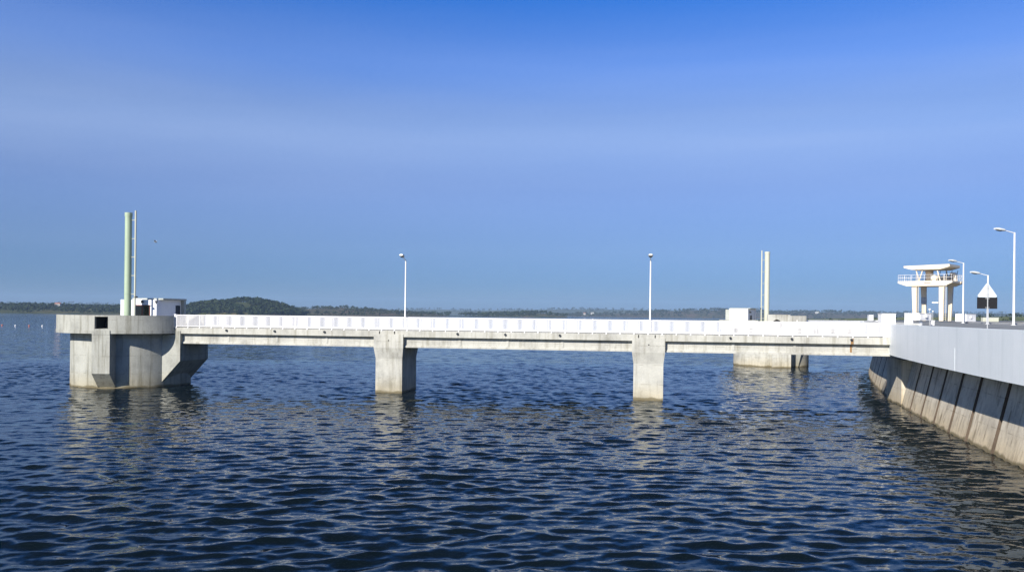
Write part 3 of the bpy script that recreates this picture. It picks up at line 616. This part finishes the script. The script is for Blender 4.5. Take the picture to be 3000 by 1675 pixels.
def cabinet(name, x0, x1, ytop, Y, z0, dp, label, ang=0.0, m='white', legs=False, box=False, group='white cabinets on the dam crest', cat='cabinet'):
    p0, p1 = at(x0, 940, Y), at(x1, 940, Y - ang); z1 = at((x0 + x1) / 2, ytop, Y).z; fr = Frame((p0.x, p0.y, 0), (p1 - p0)[:2]); wl = (p1 - p0).length
    t = thing(name, fr(wl / 2, dp / 2, z0), label, cat, group); zb = z0 + (0.38 if legs else 0)
    MB().box(0, wl, 0, dp, zb, z1 - .04, fr).build('body', M[m], t, bevel=.01); MB().box(-.03, wl + .03, -.03, dp + .03, z1 - .038, z1, fr).build('lid', M['white'], t)
    MB().box(wl * .08, wl * .92, -.012, -.001, zb + .08, z1 - .1, fr).build('door', M[m], t)
    if legs: MB().box(wl * .26, wl * .26 + .16, dp * .3, dp * .3 + .16, z0, zb - .002, fr).build('leg', M['white'], t)
    if box: MB().box(wl * .42, wl * .42 + .2, -.13, -.013, (zb + z1) / 2 - .05, (zb + z1) / 2 + .2, fr).build('meter_box', M['white'], t)
    return t, fr, wl
Yb = B(S1, 0, 0).y
cabinet('end_pillar', 2583, 2624, 918, Yb + .3, 5.64, 0.9, 'broad white pillar where the long bridge meets the dam', 0.1, group='white pillars at the bridge ends', cat='pillar')
cabinet('end_pillar', 2546, 2559, 922, 128.0, 5.64, 1.0, 'slim greyish pillar at the dam end of the far bridge', 0.1, m='lampgrey', group='white pillars at the bridge ends', cat='pillar')
cabinet('concrete_block', 2567, 2580, 938, 95, 6.3, .5, 'small white block left of the broad end pillar', .05, group='small white blocks on the crest edge', cat='block')
cabinet('electric_cabinet', 2650, 2675, 917, 66.0, 6.702, 1.25, 'tall white cabinet standing on the crest edge, its right side in shade', .28)
cabinet('electric_cabinet', 2694, 2729, 917, 60.5, 6.70, .5, 'grey fronted cabinet raised on a single white leg', -.62, legs=True, box=True)
cabinet('concrete_block', 2729, 2738, 938, 62.5, 6.70, .35, 'small white block right of the cabinet on one leg', .05, group='small white blocks on the crest edge', cat='block')
cabinet('electric_cabinet', 2799, 2829, 919, 104, 6.9, 1.2, 'wide white cabinet behind the second lamp post', .5)
cabinet('electric_cabinet', 2830.5, 2859, 919.5, 103, 6.9, .7, 'grey fronted cabinet with a small meter box right of the lamp post', -1.1, box=True)
cabinet('concrete_block', 2880, 2926, 930, 106, 6.9, .6, 'long low pale concrete block behind the sign post', .2, m='pipe', group='small white blocks on the crest edge', cat='block')
p = at(2725, 915, 64); wt_ = thing('warning_beacon', (p.x, p.y, 6.70), 'pair of small white globes on thin stalks behind the one-legged cabinet', 'beacon')
MB().cyl((p.x, p.y, 6.70), (p.x, p.y, at(0, 912, 64).z + 1.1 * 0 + 7.0 - 6.9), .02, seg=6)
for x, y, r in ((2723.5, 906.5, .085), (2733, 912, .06)):
    q = at(x, y, 64); MB().ball(q, r, r, r).build('globe', M['white'], wt_, smooth=True); MB().cyl((q.x, q.y, 6.70), (q.x, q.y, q.z - r * .9), .01, seg=6).build('stalk', M['white'], wt_)

# traffic sign seen from behind
p, tn = crest(2894.3, 0.7, 6.702, 955); Ys_ = p.y
sg = thing('traffic_sign', p, 'triangular road sign seen from behind above a black rectangular plate', 'traffic sign')
zb_, zm, zt_, zl_ = at(2894, 870, Ys_).z, at(2894, 869, Ys_).z, at(2895, 829, Ys_).z, at(2894, 904, Ys_).z
wx = 2450 / Ys_; hwid = 27.5 / wx
MB().cyl(p + Vector((0, .05, 0)), (p.x, p.y + .05, zt_ - .1), .028, seg=10).build('post', M['metal'], sg)
c_ = (zt_ - zm); pr = []
for (a, z) in ((-hwid, zm), (hwid, zm), (0, zt_)):
    for k in range(5):
        cxx, czz = 0.82 * a, zm + c_ * .36 + (z - zm - c_ * .36) * .84
        base_ = {-1: 210, 1: 330, 0: 90}[0 if a == 0 else (1 if a > 0 else -1)]
        g = math.radians(base_ - 60 + 30 * k); rr_ = .075; pr.append((cxx * 1.06 + rr_ * math.cos(g), czz + rr_ * math.sin(g)))
prof = [Vector((p.x + a, p.y + .085, z)) for a, z in pr]
MB().extrude(prof, (0, .025, 0)).build('warning_plate', M['plate'], sg)
hw2 = 29.5 / wx; MB().box(p.x - hw2, p.x + hw2, p.y + .085, p.y + .11, zl_, zb_ - .01).build('black_plate', M['black'], sg)
for z in (zl_ + .06, zb_ - .07, zm + .12, zt_ - .28): MB().box(p.x - .11, p.x + .11, p.y + .07, p.y + .084, z - .015, z + .015).build('clamp', M['metal'], sg)

# gantry crane
Yc = 128.0; c0 = at(2629, 940, Yc + 2.5); ph = math.radians(43)
cf = Frame((c0.x, c0.y, 0), (math.cos(ph), -math.sin(ph)), (math.sin(ph), math.cos(ph)))
g = thing('gantry_crane', cf(4, 3, 6.88), 'cream gantry crane with flat canopy roof standing on the dam crest', 'crane')
kz = lambda y, x=2700: at(x, y, Yc).z
W_, D_ = 7.7, 5.6; zd0, zd1, zr0, zr1 = kz(837.5), kz(822.5), kz(789), kz(776.5)
def legm(a, b, wt, wb, dt, lean):
    P = [cf(a + lean - wb / 2, b, 6.88), cf(a + lean + wb / 2, b, 6.88), cf(a + lean + wb / 2, b + dt, 6.88), cf(a + lean - wb / 2, b + dt, 6.88),
         cf(a - wt / 2, b, zd0 - .002), cf(a + wt / 2, b, zd0 - .002), cf(a + wt / 2, b + dt, zd0 - .002), cf(a - wt / 2, b + dt, zd0 - .002)]
    return MB().hexa(P)
for a, b, lean in ((2.35, 0.25, .12), (6.25, .25, -.05), (2.35, 4.6, .12), (6.25, 4.6, -.12)): legm(a, b, .78, .56, .48, lean).build('leg', M['cream'], g, bevel=.02)
for b0, b1 in ((0.0, 0.95), (4.55, D_)):
    pr_ = [cf(a, b0, z) for a, z in ((0.0, zd1), (W_ + .1, zd1), (W_ + .1, zd0 + .48), (W_ - .9, zd0), (1.3, zd0), (0.0, zd0 + .48))]
    MB().extrude(pr_, cf.ey * (b1 - b0)).build('main_beam', M['cream'], g)
MB().box(0.1, W_, 0.952, 4.548, zd0 + .5, zd1 - .02, cf).build('deck', M['cream'], g)
rm = MB()
zz0, zz1 = zr0, zr1
pr_ = [cf(a, 0, z) for a, z in ((.85, zr1 - .06), (W_ - .3, zr1 + .06), (W_ - .3, zr1 - .30), (W_ - 1.6, zr0 - .02), (2.0, zr0 - .0), (.85, zr1 - .34))]
rm.extrude(pr_, cf.ey * 5.4).build('canopy_roof', M['cream'], g)
for a0, a1 in ((2.95, 2.55), (3.0, 3.5), (6.0, 5.55)):
    for b in (.4, 5.0): MB().cyl(cf(a0, b, zd1), cf(a1, b, zr0 - .05), .085, seg=8).build('strut', M['cream'], g)
MB().cyl(cf(3.6, 3.4, zd1), cf(3.6, 3.4, zr0 - .1), .62, .55, 16).build('hoist_drum', M['cream'], g, smooth=True)
MB().cyl(cf(4.9, 1.1, zd1 + .45), cf(5.1, 2.4, zd1 + .45), .45, seg=14).build('winch', M['cream'], g, smooth=True)
MB().box(5.3, 6.9, 1.6, 3.2, zd1, zd1 + .75, cf).build('motor_house', M['dark'], g)
MB().hexa([cf(6.2 + da, 4.0 + db, z) for z, i in ((zd1, 0), (zd1 + 1.35, .25)) for da, db in ((i * .6, 0), (1.1 - i, 0), (1.1 - i, .9), (i * .6, .9))]).build('machine_box', M['cream'], g)
for a in (4.4, 5.3, 6.1, 6.9): MB().cyl(cf(a, 5.2, zd1 + .2), cf(a + .25, 5.2, zr0 - .05), .045, seg=6).build('rear_brace', M['dark'], g)
rl = MB()
for a in np.arange(0.05, W_ + .1, .95):
    for b in (0.06, D_ - .06): rl.cyl(cf(a, b, zd1), cf(a, b, zd1 + .95), .022, seg=6)
for b in np.arange(.9, D_, .95):
    for a in (.05, W_ + .05): rl.cyl(cf(a, b, zd1), cf(a, b, zd1 + .95), .022, seg=6)
for z in (.5, .95):
    for b in (.06, D_ - .06): rl.cyl(cf(.05, b, zd1 + z), cf(W_ + .05, b, zd1 + z), .022, seg=6)
    for a in (.05, W_ + .05): rl.cyl(cf(a, .06, zd1 + z), cf(a, D_ - .06, zd1 + z), .022, seg=6)
rl.build('guard_rail', M['rail'], g)
for a, zlo in ((2.85, 6.9), (6.75, 6.9)):
    lm = MB()
    for q in (-.18, .18): lm.cyl(cf(a + q, .1, zlo), cf(a + q, .1, zd1 + .9), .03, seg=6)
    z = zlo + .3
    while z < zd1 + .6: lm.cyl(cf(a - .18, .1, z), cf(a + .18, .1, z), .02, seg=6); z += .3
    lm.build('ladder', M['cream'], g)
MB().box(5.1, 5.95, -.35, .2, kz(888), kz(884.5), cf).build('step_platform', M['white'], g)
bk = MB()
for i in range(9): bk.box(3.85 + i * .105, 3.85 + i * .105 + .075, -.012, -.001, kz(829.6), kz(827.6), cf)
bk.build('beam_lettering', M['dark'], g)
MB().box(2.05, 2.9, 4.55, 4.597, kz(887), kz(868.5), cf).build('grey_panel', M['metal'], g)

# ---------------------------------------------------------------- buoys and a bird
bu = None
for x, y, mk, lb in ((6, 953, 'orange', 'orange buoy nearest the left edge of the picture'), (45, 954, 'white', 'white buoy between the two orange buoys'), (85, 954.5, 'orange', 'orange buoy between the two white buoys'), (124, 955, 'white', 'white buoy closest to the round tower'), (1737, 935, 'white', 'tiny white buoy far out beyond the bridge railing')):
    v = lev(x, y)[1]; Y = H * F / v; p = at(x, y, Y); r = .36 if x < 1000 else .8
    t = thing('buoy', (p.x, p.y, 0), lb, 'buoy', 'floating marker buoys')
    MB().lathe((p.x, p.y), [(.01, -.35 * r), (r * .8, -.2 * r), (r, .25 * r), (r * .75, .8 * r), (.3 * r, 1.15 * r), (.01, 1.2 * r)], seg=16).build('float', M[mk], t, smooth=True)
    MB().cyl((p.x, p.y, 1.18 * r), (p.x, p.y, 1.6 * r), .08 * r, seg=6).build('top_eye', M['metal'], t)
p = at(456, 709, 120); bd = MB(); bd.ball(p, .25, .08, .07)
for sx in (-1, 1): bd.poly([p + Vector((.12, 0, .04)), p + Vector((-.14, 0, .04)), p + Vector((-.1, .45 * sx, .22)), p + Vector((.02, .40 * sx, .24)), p + Vector((.12, 0, .07)), p + Vector((-.14, 0, .07)), p + Vector((-.1, .45 * sx, .235)), p + Vector((.02, .40 * sx, .255))], [(3, 2, 1, 0), (4, 5, 6, 7), (0, 1, 5, 4), (1, 2, 6, 5), (2, 3, 7, 6), (3, 0, 4, 7)])
bd.poly([p + Vector((-.28, -.03, 0)), p + Vector((-.5, -.09, .01)), p + Vector((-.5, .09, .01)), p + Vector((-.28, .03, 0))], [(0, 1, 2, 3)])
o = bd.build('bird', M['metal'], loc=p); tag(o, 'small dark bird flying right of the green pipe', 'bird')

# ---------------------------------------------------------------- haze
hz = MB().box(-7300, 7300, -400, 7300, -3.0, 130.0).build('haze', bpy.data.materials.new('haze air')); tag(hz, 'thin blue summer haze over the lake', 'haze', kind='stuff')
hm = hz.data.materials[0]; hm.use_nodes = True; n_ = hm.node_tree; n_.nodes.clear()
out = n_.nodes.new("ShaderNodeOutputMaterial"); pv = n_.nodes.new("ShaderNodeVolumePrincipled")
pv.inputs["Color"].default_value = (0.50, 0.72, 1.0, 1); pv.inputs["Density"].default_value = 1.0e-4; pv.inputs["Anisotropy"].default_value = 0.0
n_.links.new(pv.outputs[0], out.inputs["Volume"])
